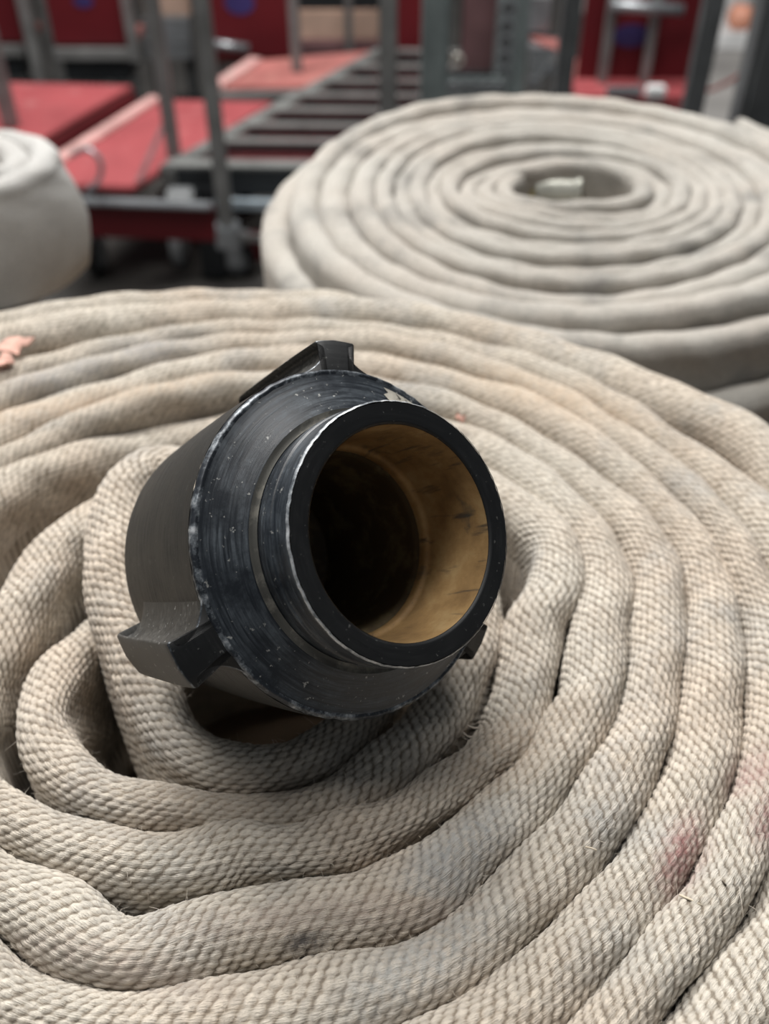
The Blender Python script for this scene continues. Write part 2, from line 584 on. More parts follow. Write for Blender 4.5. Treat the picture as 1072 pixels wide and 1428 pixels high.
def sweep(P, L, closed, height, fine=True, seed=0, ds=0.00052, dense_side=0.014, lean=0.0):
    """sweep the flat hose standing on edge along a path whose z is its top edge; returns verts, quads, uv, weave height"""
    n = len(P)
    nxt, prv = (np.roll(P, -1, 0), np.roll(P, 1, 0)) if closed else (np.vstack([P[1:], P[-1:]]), np.vstack([P[:1], P[:-1]]))
    T = (nxt - prv)[:, :2]
    T /= np.linalg.norm(T, axis=1)[:, None] + 1e-12
    N = np.stack([-T[:, 1], T[:, 0]], 1)
    if closed:
        # the turn closes on itself: repeat the first section at the end of its length
        Ltot = L[-1] + float(np.hypot(*(P[0, :2] - P[-1, :2])))
        P, N, L = np.vstack([P, P[:1]]), np.vstack([N, N[:1]]), np.append(L, Ltot)
        n += 1
    a = P[:, 3]
    am = float(np.mean(a))
    arc = PI * am / 2
    dense = np.arange(-(arc + dense_side), arc + dense_side + ds / 2, ds)
    side = height - 2 * am
    ext = np.linspace(dense_side, side, 5)[1:] + arc
    s = np.concatenate([-ext[::-1], dense, ext])
    ang = np.clip(s / am, -PI / 2, PI / 2)
    dn = np.clip(np.abs(s) - arc, 0, None)
    # flat-ish folded edge: slightly squarer than a circle
    ux = np.sign(np.sin(ang)) * np.abs(np.sin(ang)) ** 0.92
    uz = np.cos(ang) ** 0.92
    off = ux[None, :] * a[:, None]
    z = P[:, 2][:, None] - a[:, None] + uz[None, :] * a[:, None] - dn[None, :]
    # close the bottom edge
    m = len(s)
    z[:, 0] -= 0.0
    nx = np.sin(ang)[None, :] * np.ones((n, 1))
    nz = np.cos(ang)[None, :] * np.ones((n, 1))
    u = L[:, None] * np.ones((1, m))
    S = s[None, :] * np.ones((n, 1))
    # slow puckers of the jacket
    puck = 0.0007 * np.sin(u * 71 + S * 90 + seed) * np.sin(u * 33 + seed * 1.7) + 0.0005 * np.sin(u * 160 + S * 220 + seed * 2.1)
    w = np.ones_like(u)
    disp = puck
    if fine:
        step = np.abs(np.gradient(L))
        amp = np.clip((0.0026 - step) / 0.0018, 0, 1) ** 1.8 * 0.00072
        sel = amp > 0
        w[:] = 0.8
        if sel.any():
            w[sel] = weave(u[sel] + seed * 0.37, S[sel] + 50 * PS)
        disp = disp + amp[:, None] * (w - 0.8)
        # far and hidden stretches keep an even tone
    off = off + nx * disp
    z = z + nz * disp
    V = np.stack([P[:, 0][:, None] + N[:, 0][:, None] * off, P[:, 1][:, None] + N[:, 1][:, None] * off, z], 2)
    if lean:
        k = lean * np.sin(np.clip(dn / side, 0, 1) * PI * 0.8)
        V[:, :, 0] -= N[:, 0][:, None] * k
        V[:, :, 1] -= N[:, 1][:, None] * k
    idx = np.arange(n * m).reshape(n, m)
    A, B = idx[:-1], idx[1:]
    q = np.stack([A[:, :-1], A[:, 1:], B[:, 1:], B[:, :-1]], 2).reshape(-1, 4)
    qb = np.stack([A[:, -1], A[:, 0], B[:, 0], B[:, -1]], 1)
    q = np.vstack([q, qb])
    if not closed:
        # close both cut ends
        i = np.arange(m // 2 - 1)
        for row, flip in ((idx[0], 1), (idx[-1], -1)):
            q = np.vstack([q, np.stack([row[i], row[i + 1], row[m - 2 - i], row[m - 1 - i]], 1)[:, ::flip]])
    uv = np.stack([u, S], 2).reshape(-1, 2) * 10
    return V.reshape(-1, 3), q, uv, w.ravel()


def join(parts):
    V, Q, UV, W, o = [], [], [], [], 0
    for v, q, uv, w in parts:
        V.append(v)
        Q.append(q + o)
        UV.append(uv)
        W.append(w)
        o += len(v)
    return np.vstack(V), np.vstack(Q), np.vstack(UV), np.concatenate(W)


# --- survey of the near coil: grooves between neighbouring turns as read off the photograph
GR = {
    'G': [(680, 442), (738, 453), (801, 471), (855, 489), (899, 508), (954, 533), (1009, 559), (1046, 575), (1072, 586), (560, 421), (480, 411), (400, 413), (300, 418), (200, 424), (112, 433), (0, 451)],
    'F': [(680, 477), (735, 494), (801, 522), (863, 555), (936, 599), (991, 632), (1038, 658), (1072, 680), (516, 446), (400, 447), (261, 451), (187, 464), (112, 481), (48, 496), (0, 514)],
    'E': [(680, 508), (735, 526), (790, 550), (863, 595), (918, 632), (954, 658), (991, 690), (1027, 731), (1049, 767), (1068, 800), (1071, 1190), (1050, 1255), (972, 1354), (920, 1428), (516, 466), (400, 466), (340, 467), (261, 473), (187, 488), (112, 508), (48, 525), (0, 545)],
    'D': [(680, 533), (735, 548), (808, 581), (837, 603), (899, 647), (936, 676), (972, 712), (1002, 749), (1020, 786), (1026, 822), (1029, 859), (1036, 924), (1036, 999), (1029, 1063), (1014, 1123), (977, 1192), (937, 1257), (887, 1326), (838, 1386), (798, 1426), (516, 491), (400, 486), (298, 492), (224, 505), (168, 518), (93, 540), (37, 557), (0, 568)],
    'C': [(680, 567), (771, 614), (826, 650), (881, 694), (918, 731), (943, 771), (949, 815), (951, 859), (952, 900), (947, 959), (927, 1058), (907, 1118), (868, 1173), (818, 1237), (753, 1297), (704, 1346), (639, 1386), (580, 1421), (552, 533), (498, 525), (351, 518), (261, 533), (187, 548), (112, 574), (37, 604), (0, 619)],
    'B': [(680, 600), (753, 639), (771, 658), (826, 709), (856, 742), (874, 778), (879, 815), (872, 850), (871, 924), (867, 984), (852, 1014), (818, 1073), (783, 1123), (748, 1153), (679, 1217), (624, 1277), (590, 1292), (540, 1309), (428, 1325), (327, 1350), (227, 1375), (151, 1385), (86, 1373), (40, 1342), (0, 1302), (351, 548), (224, 567), (149, 583), (93, 604), (37, 628), (0, 647)],
    'A': [(687, 659), (727, 680), (771, 709), (797, 738), (810, 767), (812, 789), (806, 829), (788, 850), (778, 900), (773, 949), (766, 1010), (753, 1043), (709, 1068), (639, 1118), (540, 1186), (428, 1220), (322, 1232), (240, 1246), (166, 1242), (100, 1222), (0, 1181)],
}
CEN = np.array([-0.041, 0.252])
TH = np.linspace(0, 2 * PI, 720, endpoint=False)
HALF = 0.0115


def groove(px, py, a=HALF):
    """the groove point behind the seen tangent line"""
    q = on_z(px, py, -0.004)
    for _ in range(2):
        rad = q[:2] - CEN
        rad /= np.linalg.norm(rad)
        vw = q[:2] / np.linalg.norm(q[:2])
        dot = float(rad @ vw)
        sd = (CAM_H - q[2]) / math.sqrt(q[0] ** 2 + q[1] ** 2 + (CAM_H - q[2]) ** 2)
        z = -a * (1 - math.sqrt(max(0, 1 - sd * sd))) * abs(dot) * 0.6 - 0.6 * a * (1 - abs(dot))
        q = on_z(px, py, z)
    r = q[:2] - CEN
    return math.atan2(r[1], r[0]) % (2 * PI), np.linalg.norm(r) + a * (1 - sd) * dot


def fill(pairs, k=12):
    """closed radius function through scattered (angle, radius)"""
    pairs = sorted(pairs)
    t = np.array([p[0] for p in pairs])
    r = np.array([p[1] for p in pairs])
    rr = np.interp(TH, np.concatenate([t - 2 * PI, t, t + 2 * PI]), np.tile(r, 3))
    return smooth1(rr, k, True)


OUT = {k: [groove(*p) for p in v] for k, v in GR.items()}
# left side of ring A is a free-standing turn seen by its ridge
for p in [(138, 688), (95, 722), (60, 767), (25, 822), (-12, 880), (-45, 930), (-70, 1000), (-50, 1075)]:
    q = on_z(p[0], p[1], 0)[:2] - CEN
    OUT['A'].append((math.atan2(q[1], q[0]) % (2 * PI), np.linalg.norm(q) + HALF))
# ring E, F, G run outside the frame at the bottom: keep their pitch there
for ring, base, dr in (('D', 'C', .0225), ('E', 'D', .0235), ('F', 'E', .023), ('G', 'F', .025)):
    fb = fill(OUT[base], 20)
    have = np.array([p[0] for p in OUT[ring]])
    for t, r in zip(TH[::18], fb[::18]):
        gap = np.min(np.abs((have - t + PI) % (2 * PI) - PI))
        if gap > 0.22:
            OUT[ring].append((t, r + dr))
RAD = {k: fill(v, {'A': 9, 'E': 13, 'F': 14, 'G': 15}.get(k, 12)) for k, v in OUT.items()}
# the loops below pass inner limits
INN = {'A': [groove(*p) for p in [(0, 1088), (60, 1122), (151, 1146), (252, 1156), (403, 1156), (540, 1116), (600, 1085), (640, 1050), (668, 1005), (688, 940), (694, 895)]],
       'B': [groove(*p) for p in [(540, 1186), (428, 1220), (322, 1230), (275, 1247), (237, 1276), (174, 1290), (146, 1242), (100, 1222), (0, 1181)]]}

HOSE_H = 0.120
strands = []
order = ['A', 'B', 'C', 'D', 'E', 'F', 'G']
for i, k in enumerate(order):
    O = RAD[k]
    c, a = O - HALF, np.full_like(O, HALF)
    if k in INN:
        t = np.array([p[0] for p in INN[k]])
        I = fill(INN[k], 8)
        near = np.array([np.min(np.abs((t - q + PI) % (2 * PI) - PI)) for q in TH]) < 0.12
        near = smooth1(near.astype(float), 16, True)
        w = np.clip((O - I) / 2, 0.0078, 0.0135)
        a = smooth1(a * (1 - near) + w * near, 16, True)
        c = O - a
    elif i:
        I = RAD[order[i - 1]]
        w = np.clip((O - I) / 2, 0.009, 0.0150)
        a = smooth1(w, 9, True)
        c = O - a
    z = 0.0012 * np.sin(TH * 3 + i * 1.3) + 0.0010 * np.sin(TH * 7 + i * 2.9)
    if k == 'G':
        z = z + 0.0005
    if k == 'E':
        z = z + 0.002
    if k in 'AB':
        # pressed down under the coupling
        z = z - 0.012 * np.exp(-((TH - 2.0) / 0.5) ** 2)
    P = np.stack([CEN[0] + c * np.cos(TH), CEN[1] + c * np.sin(TH), z, a * 1.02], 1)
    P = np.roll(P, -int(230 if k in 'AB' else 460), 0)
    P, L = resample(P, step_near, True)
    strands.append(sweep(P, L, True, HOSE_H + 0.0, seed=i * 3.1 + 1))


def spline(pts, n=400):
    """Catmull-Rom through rows"""
    P = np.array(pts, float)
    P = np.vstack([2 * P[0] - P[1], P, 2 * P[-1] - P[-2]])
    out = []
    m = len(P) - 3
    for i in range(m):
        p0, p1, p2, p3 = P[i:i + 4]
        t = np.linspace(0, 1, max(4, n // m), endpoint=(i == m - 1))[:, None]
        out.append(0.5 * (2 * p1 + (p2 - p0) * t + (2 * p0 - 5 * p1 + 4 * p2 - p3) * t ** 2 + (3 * p1 - p0 - 3 * p2 + p3) * t ** 3))
    return np.vstack(out)


def px_path(rows):
    """rows of pixel x, pixel y, height of the ridge there, half thickness"""
    return spline([[*on_z(x, y, z)[:2], z, a] for x, y, z, a in rows], 800)


inner = px_path([(205, 800, -0.040, .0095), (160, 845, -0.026, .0095), (108, 890, -0.012, .0098), (68, 935, -0.004, .0098), (52, 988, 0, .0098), (70, 1040, 0, .0096), (122, 1083, 0, .0092),
                 (205, 1108, 0, .0085), (300, 1122, -.001, .0074), (400, 1122, -.001, .0078), (480, 1094, 0, .0092), (550, 1042, 0, .0104), (602, 985, 0, .0106), (640, 928, 0, .0106),
                 (664, 875, -.002, .0104), (668, 815, -.006, .0104), (635, 750, -.012, .0104), (560, 705, -.016, .0104), (440, 690, -.018, .0104)])
hose_end = px_path([(575, 830, -.040, .009), (585, 870, -.030, .009), (560, 920, -.018, .009), (520, 970, -.009, .0092), (465, 1017, -.002, .0092), (395, 1049, .001, .0088), (320, 1053, .002, .0088), (258, 1025, .003, .0095), (215, 965, .006, .0105),
                    (185, 900, .011, .0112), (161, 835, .016, .0115), (150, 770, .020, .0118), (155, 705, .023, .0122), (175, 655, .025, .0125), (212, 632, .025, .0125), (260, 645, .023, .0125), (300, 690, .02, .012)])
for i, p in enumerate((inner, hose_end)):
    p[:, 0] = smooth1(p[:, 0], 6, False)
    p[:, 1] = smooth1(p[:, 1], 6, False)
    P, L = resample(p, step_near, False)
    strands.append(sweep(P, L, False, 0.092, seed=40 + i * 7, dense_side=0.05))
# the outer end of the hose: a short outermost turn that slips down to the right
t = np.linspace(1.0, 3.55, 300)
gi = np.interp(t, TH, RAD['G'])
zz = np.interp(t, [1.0, 1.3, 1.5, 1.85, 3.5], [-.035, -.020, -.006, .000, .002])
P = np.stack([CEN[0] + (gi + .0035) * np.cos(t), CEN[1] + (gi + .0035) * np.sin(t), zz, np.full_like(t, .0112)], 1)
P, L = resample(P, step_near, False)
strands.append(sweep(P, L, False, 0.085, seed=77))

V, Q, UV, W = join(strands)
me = np_mesh('hose_jacket', V, Q, UV)
at = me.attributes.new('weave', 'FLOAT', 'POINT')
at.data.foreach_set('value', W.astype(np.float32))
# stains with a shape of their own: red paint, dark smudges, bluish grey soiling
stain = np.zeros((len(V), 4), np.float32)


def blot(px, py, rx, ry, rot, col, amt, z=-0.004):
    c = on_z(px, py, z)
    d = V[:, :2] - c[:2]
    x, y = d[:, 0] * math.cos(rot) + d[:, 1] * math.sin(rot), -d[:, 0] * math.sin(rot) + d[:, 1] * math.cos(rot)
    w = amt * np.exp(-((x / rx) ** 2 + (y / ry) ** 2) ** 1.3) * (V[:, 2] > -0.03)
    m = w > stain[:, 3]
    stain[m, :3] = col
    stain[m, 3] = w[m]


blot(950, 1195, .015, .006, 1.0, (.30, .11, .11), .85)
blot(1045, 1085, .012, .006, .9, (.36, .18, .17), .6)
blot(1075, 1150, .012, .006, .9, (.30, .10, .11), .7)
blot(425, 1312, .008, .0028, .2, (.09, .08, .075), 1.0)
blot(640, 1190, .025, .010, .7, (.40, .41, .41), .8)
blot(590, 1340, .030, .010, .6, (.52, .53, .52), .7)
blot(1040, 1225, .002, .0006, -.3, (.10, .08, .05), .9)
blot(205, 495, .028, .012, .2, (.36, .35, .35), .8)
blot(120, 520, .022, .010, .3, (.40, .385, .38), .7)
blot(60, 540, .022, .010, .3, (.42, .40, .39), .7)
blot(300, 1120, .03, .012, .1, (.50, .39, .29), .45)
blot(700, 1050, .03, .012, .7, (.58, .44, .32), .5)
blot(760, 560, .06, .016, -.5, (.62, .47, .33), .6)
blot(150, 560, .08, .010, .3, (.62, .47, .34), .7)
blot(470, 1280, .05, .006, .1, (.42, .34, .29), .6)
blot(150, 1350, .04, .006, -.2, (.40, .33, .28), .7)
ca = me.attributes.new('stain', 'FLOAT_COLOR', 'POINT')
ca.data.foreach_set('color', stain.ravel())

hose = thing('fire_hose', (CEN[0], CEN[1], -HOSE_H), 'cream woven fire hose coiled flat, nearest of the coils, black coupling standing in its middle', 'hose', 'coiled fire hoses')
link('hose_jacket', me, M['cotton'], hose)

# loose fibres standing off the yarns
vis = np.nonzero(V[:, 2] > -0.022)[0]
px_, py_, dp_ = project(V[vis])
vis = vis[(px_ > -20) & (px_ < 1092) & (py_ > 560) & (py_ < 1450)]
pick = rng.choice(vis, 22000, replace=False)
root = V[pick].astype(float)
dirn = rng.normal(0, 1, (len(root), 3)) + np.array([0, 0, 0.7])
dirn /= np.linalg.norm(dirn, axis=1)[:, None]
ln = rng.gamma(2.2, 0.0007, len(root))[:, None]
bend = rng.normal(0, 0.45, (len(root), 3)) * ln
wid = np.cross(dirn, rng.normal(0, 1, (len(root), 3)))
wid = wid / np.linalg.norm(wid, axis=1)[:, None] * 0.000045
mid, tip = root + dirn * ln * 0.55, root + dirn * ln + bend
FV = np.stack([root - wid, root + wid, mid - wid, mid + wid, tip - wid * .5, tip + wid * .5], 1).reshape(-1, 3)
b6 = np.arange(len(root)) * 6
FQ = np.vstack([np.stack([b6, b6 + 1, b6 + 3, b6 + 2], 1), np.stack([b6 + 2, b6 + 3, b6 + 5, b6 + 4], 1)])
fo = link('loose_fibre', np_mesh('loose_fibre', FV, FQ), M['fibre'], hose)
fo['kind'] = 'stuff'

# frayed yarn ends in the gap beside the coupling
for i, (p0, p1, p2) in enumerate((((636, 1003), (660, 1015), (672, 1012)), ((634, 1010), (655, 1028), (672, 1015)), ((632, 1015), (648, 1030), (662, 1038)), ((640, 1000), (652, 1012), (676, 1004)))):
    pts = spline([on_z(*p0, -.012), on_z(*p1, -.010 - .002 * i), on_z(*p2, -.011)], 12)
    tube('frayed_yarn', [tuple(p) for p in pts], 0.00028, M['fibre'], hose, 6)

# ------------------------------------------------------------------ coupling
P0 = Vector((0.0063, 0.2084, 0.0857))
AX = Vector((0.5656, -0.5277, 0.6337)).normalized()
e1 = AX.cross(Vector((0, 0, 1))).normalized()
e2 = AX.cross(e1)
ROT = Matrix((e1, e2, AX)).transposed().to_4x4()
# the pieces are modelled in the coupling's own frame: mouth at the origin, axis = local z
CM = Matrix.Translation(P0) @ ROT


def cpart(o):
    o.matrix_world = CM
    o.matrix_parent_inverse = Matrix.Identity(4)
    return o


body_prof = smooth_prof([(0.0558, -0.0292), (0.0549, -0.045), (0.0528, -0.070), (0.0497, -0.0995), (0.0460, -0.1035), (0.0425, -0.1035)], 0.0016)
coupling = lathe('coupling', body_prof, M['black_body'], None, 192)
coupling.parent = hose
coupling.matrix_parent_inverse = MATRIX[hose.name].inverted()
coupling.matrix_basis = CM
coupling['label'] = 'black metal male coupling with three lugs and a rust-brown bore'


def sub(o):
    """a piece of the coupling, modelled in the coupling's frame"""
    o.parent = coupling
    o.matrix_parent_inverse = Matrix.Identity(4)
    return o


# chipped rim of the shoulder, with ragged chips
def rim(name, prof, seg=480, amp=0.00011, mat=None):
    o = lathe(name, prof, mat or M['edge'], None, seg)
    co = np.empty(len(o.data.vertices) * 3, np.float32)
    o.data.vertices.foreach_get('co', co)
    co = co.reshape(-1, 3)
    k = rng.normal(0, 1, seg)
    k = np.clip(smooth1(k, 2, True) * 1.6, -1.6, 1.2)
    n = len(prof)
    co[:, :2] *= 1 + (np.tile(k, n) * amp / np.linalg.norm(co[:, :2], axis=1))[:, None]
    o.data.vertices.foreach_set('co', co.ravel())
    return sub(o)


rim('shoulder_rim', smooth_prof([(0.0556, -0.0296), (0.0558, -0.0280), (0.0549, -0.0266), (0.0538, -0.0268)], 0.0007))
sub(lathe('shoulder', smooth_prof([(0.0541, -0.0269), (0.0520, -0.0262), (0.0470, -0.0236), (0.0432, -0.0212), (0.0410, -0.0198), (0.0398, -0.0204), (0.0388, -0.0200)], 0.0012), M['black_metal'], None, 192))
sub(lathe('dust_ring', [(0.0414, -0.0197), (0.0402, -0.01995), (0.0396, -0.0199), (0.0389, -0.0192)], M['dust'], None, 160))
# patch on the shoulder where the coating is gone, at the upper right
pv, nr, na = [], 7, 14
for i in range(nr):
    for j in range(na):
        f = i / (nr - 1)
        a = math.radians(209 + 13 * j / (na - 1) + 1.6 * math.sin(i * 2.1) + (3 * f if j == na - 1 else 0))
        rr = 0.0440 + 0.0085 * f + (0.0006 * math.sin(j * 1.7) if 0 < i < nr - 1 else 0)
        zz = np.interp(rr, [0.0410, 0.0432, 0.0470, 0.0520, 0.0541], [-0.0198, -0.0212, -0.0236, -0.0262, -0.0269]) + 0.00035
        pv.append((rr * math.cos(a), rr * math.sin(a), zz))
pi_ = np.arange(nr * na).reshape(nr, na)
sub(link('bare_patch', np_mesh('bare_patch', pv, np.stack([pi_[:-1, :-1], pi_[1:, :-1], pi_[1:, 1:], pi_[:-1, 1:]], 2).reshape(-1, 4)), M['bare']))
# nose: three turned steps up to the mouth
sub(lathe('nose', smooth_prof([(0.0386, -0.0205), (0.0388, -0.0150), (0.0396, -0.0142), (0.0398, -0.0105), (0.0391, -0.0098), (0.0390, -0.0062), (0.0396, -0.0056), (0.0397, -0.0012), (0.0391, -0.0002)], 0.0005), M['black_metal'], None, 192))
rim('mouth_rim', mat=M['edge_bright'], prof=smooth_prof([(0.03965, -0.0008), (0.0395, -0.0002), (0.0392, 0.0001)], 0.0003), seg=480, amp=0.00009)
sub(lathe('mouth_face', smooth_prof([(0.0389, 0.0), (0.0332, 0.0), (0.0325, -0.0006), (0.0324, -0.0012)], 0.0004), M['black_face'], None, 192))
sub(lathe('bore_liner', smooth_prof([(0.0324, -0.0008), (0.0322, -0.012), (0.0318, -0.030), (0.0305, -0.0315), (0.0303, -0.033), (0.0303, -0.036)], 0.0012), M['liner'], None, 160))
sub(lathe('inner_sleeve', smooth_prof([(0.0302, -0.034), (0.0292, -0.036), (0.0285, -0.092), (0.0, -0.094)], 0.0012), M['sleeve'], None, 96))


def make_lug(deg, tall=0.0100):
    """rocker lug: a ridge along the body with hollowed, slightly undercut flanks and a flat worn top"""
    ang = math.radians(deg)
    ns = 22
    top, neck, halfw = 0.0064, 0.0040, 0.0162
    fl = []
    for k in range(13):
        b = k / 12 * PI / 2
        fl.append((halfw - (halfw - neck) * math.sin(b), (1 - math.cos(b)) * 0.74))
    fl += [(neck + 0.0004, 0.84), (top - 0.0002, 0.94), (top - 0.0006, 0.985), (top * 0.5, 1.0), (0, 1.02)]
    full = [(-x, h) for x, h in fl] + [(x, h) for x, h in fl[-2::-1]]
    xs, hs = np.array([p[0] for p in full]), np.array([p[1] for p in full])
    nt = len(full)
    zz = np.linspace(-0.0282, -0.0835, ns)
    V = []
    for z in zz:
        f = (z + 0.0282) / (-0.0835 + 0.0282)
        R = np.interp(-z, [0.0292, 0.045, 0.070, 0.0995], [0.0558, 0.0549, 0.0528, 0.0497])
        a = xs / R + ang
        r = R + hs * tall * (1 - 0.10 * f) - 0.0006
        V.append(np.stack([r * np.cos(a), r * np.sin(a), np.full(nt, z)], 1))
    rows = [r for r in V]
    # front and back faces
    def cap(row, z, sgn):
        a = np.arctan2(row[:, 1], row[:, 0])
        c = row.copy()
        rr = 0.0488
        c[:, 0], c[:, 1] = rr * np.cos(a), rr * np.sin(a)
        c[:, 2] = z
        return c
    e0 = rows[0].copy()
    e0[:, :2] *= 0.9955
    e0[:, 2] += 0.0007
    e1_ = rows[-1].copy()
    e1_[:, :2] *= 0.988
    e1_[:, 2] -= 0.0012
    rows = [cap(rows[0], -0.0275, 1), e0] + rows + [e1_, cap(rows[-1], -0.0850, -1)]
    VV = np.vstack(rows)
    n = len(rows)
    idx = np.arange(n * nt).reshape(n, nt)
    q = np.stack([idx[:-1, :-1], idx[:-1, 1:], idx[1:, 1:], idx[1:, :-1]], 2).reshape(-1, 4)[:, ::-1]
    me = np_mesh('lug', VV, q)
    me.materials.append(M['lug'])
    me.materials.append(M['edge'])
    me.materials.append(M['black_face'])
    mi = np.zeros(len(q), np.int32)
    row_of = np.repeat(np.arange(n - 1), nt - 1)
    col_of = np.tile(np.arange(nt - 1), n - 1)
    mi[row_of <= 0] = 2
    mi[(row_of == 1)] = 1
    me.polygons.foreach_set('material_index', mi)
    return sub(link('lug', me, None))


M['lug'] = anodised('worn_lug', (0.022, 0.0215, 0.020), (0.20, 0.19, 0.17), 0.7, 0.5, 0.8)
for deg, tall in ((243, .0100), (0, .0148), (114, .0055)):
    make_lug(deg, tall)
# hose neck running down out of the tail of the coupling
np_path = [P0 + AX * s for s in (-0.0955, -0.110, -0.128, -0.140)]
neck = tube('hose_neck', [tuple(p) for p in np_path], [0.035, 0.033, 0.027, 0.020], M['cotton_far'], hose, 40)

# scraps lying on the hose
def scrap(name, px, py, z, size, label, m, seed):
    c = on_z(px, py, z)
    r = np.random.default_rng(seed)
    bm = bmesh.new()
    n = 11
    ring = []
    for k in range(n):
        a = 2 * PI * k / n
        rr = size * (0.55 + 0.6 * r.random())
        ring.append(bm.verts.new((c[0] + rr * math.cos(a), c[1] + rr * math.sin(a) * 1.1, z + 0.0012 + 0.003 * r.random())))
    ctr = bm.verts.new((c[0], c[1], z + 0.003))
    for k in range(n):
        bm.faces.new((ring[k], ring[(k + 1) % n], ctr))
    ex = bmesh.ops.extrude_face_region(bm, geom=list(bm.faces))
    for v in ex['geom']:
        if isinstance(v, bmesh.types.BMVert):
            v.co.z += 0.0012
    o = bm_obj(name, bm, m)
    return tag(o, label, 'scrap')


scrap('paper_scrap', 24, 488, 0.000, 0.010, 'crumpled salmon-pink scrap caught between turns of the near hose coil', M['pink'], 3)
scrap('paper_scrap', 5, 512, 0.000, 0.006, 'small reddish scrap at the left frame edge, below the crumpled salmon-pink one', M['pink'], 9)
scrap('paper_chip', 641, 590, 0.001, 0.0026, 'tiny pale pink chip on the near coil just behind the coupling mouth', M['pink'], 5)


def stick(name, a, b, r, m, label, z=0.0012):
    p, q = on_z(*a, z), on_z(*b, z + 0.0008)
    mid = (p + q) / 2 + np.array([0, 0, 0.0004])
    o = tube(name, [tuple(p), tuple(mid), tuple(q)], r, m, None, 6)
    return tag(o, label, 'straw')


stick('straw', (947, 1248), (978, 1263), .00035, M['straw'], 'pale straw lying across the groove beside the red stain at lower right')
stick('straw', (1000, 1225), (1012, 1235), .00030, M['dark_straw'], 'short dark brown straw bit on an outer turn at lower right', 0.0015)
stick('straw', (816, 1181), (832, 1186), .00028, M['straw'], 'short pale straw on the bluish-grey soiled turn at lower right', 0.0015)


# ------------------------------------------------------------------ other coils
def spiral(cx, cy, r0, r1, pitch, zfun, a=0.0, phase=0.0, squash=None):
    turns = (r1 - r0) / pitch
    t = np.linspace(0, 2 * PI * turns, int(turns * 160))
    r = r0 + pitch * t / (2 * PI)
    th = t + phase
    wob = 1 + 0.012 * np.sin(2 * th + 0.6) + 0.008 * np.sin(3 * th + 2)
    x, y = r * wob * np.cos(th), r * wob * np.sin(th)
    if squash is not None:
        k = np.clip((0.12 - r) / 0.09, 0, 1)
        y = y * (1 - squash * k)
        x = x * (1 + 0.18 * k)
    z = np.array([zfun(ri, ti) for ri, ti in zip(r, th)])
    return np.stack([cx + x, cy + y, z, np.full_like(t, a or pitch / 2 * 1.03)], 1)


def rear_path():
    def pit(r):
        return 0.0150 if r < 0.150 else 0.0150 + 0.0085 * min(1, (r - 0.150) / 0.03)
    turn, r = 0.0, 0.044
    while r < 0.2525:
        turn += 2 * PI / 170
        r += pit(r) / 170
    r, th, out = 0.044, PI / 4 - turn, []            # the outer end lies at the back of the coil
    while r < 0.2525:
        pitch = pit(r)
        wob = 1 + 0.012 * math.sin(2 * th + 0.6) + 0.008 * math.sin(3 * th + 2)
        k = min(1, max(0, (0.13 - r) / 0.09))
        z = rear_z(r, th) + 0.0026 * math.sin(th * 0.43) + 0.0014 * math.sin(th * 1.9)
        out.append((RC[0] + r * wob * math.cos(th) * (1 + .16 * k), RC[1] + r * wob * math.sin(th) * (1 - .26 * k), z, pitch * .53))
        th += 2 * PI / 170
        r += pitch / 170
    return np.array(out)


def coil(name, path, height, m, label, base, group='coiled fire hoses', ds=0.0022, step=0.006, lean=0.0):
    P, L = resample(path, lambda p: np.full(len(p), step), False)
    v, q, uv, w = sweep(P, L, False, height, fine=False, ds=ds, dense_side=0.02, seed=base[0] * 9, lean=lean)
    o = thing(name, base, label, 'hose', group)
    link('hose_jacket', np_mesh('hose_jacket', v, q, uv), m, o)
    return o


TABLE_Z = -0.25
RC = (0.150, 0.762)


def rear_z(r, th):
    c = th % (2 * PI)
    front = 0.5 + 0.5 * math.cos(c - 1.5 * PI)
    z = -0.046 + 0.0016 * math.sin(th * 0.7 * PI) + 0.0012 * math.sin(r * 900)
    if r > 0.212:
        z -= 0.020 * min(1, (r - 0.212) / 0.02) * (0.55 + 0.45 * front)
    if r > 0.236:
        z -= 0.034 * min(1, (r - 0.236) / 0.012) * max(0.1, math.cos((c - 5.2) * 0.6)) * front
    return z


rear = coil('fire_hose', rear_path(), 0.102, M['cotton_far'],
            'large greyish cream fire hose coil behind the near coil, oblong hole in its middle', (RC[0], RC[1], -0.148))
# the coupling down in the middle of the rear coil
ctr = on_z(777, 267, -0.069)
bm = bmesh.new()
rx = Matrix.Translation(Vector(ctr)) @ Matrix.Rotation(PI / 2, 4, 'Y') @ Matrix.Rotation(0.1, 4, 'X')
o = lathe('coupling', smooth_prof([(0.0, -0.020), (0.012, -0.020), (0.0135, -0.017), (0.0135, 0.012), (0.0155, 0.013), (0.0155, 0.019), (0.012, 0.020), (0.0, 0.020)], 0.001), M['silver'], None, 40)
o.parent = rear
o.matrix_parent_inverse = MATRIX[rear.name].inverted()
o.matrix_basis = rx
o['label'] = 'bright alloy coupling seen down in the hole of the coil'
o2 = lathe('swivel', smooth_prof([(0.0, -0.031), (0.009, -0.031), (0.0105, -0.030), (0.0105, -0.020), (0.0, -0.020)], 0.001), M['brass'], None, 32)
o2.parent = o
o2.matrix_parent_inverse = Matrix.Identity(4)

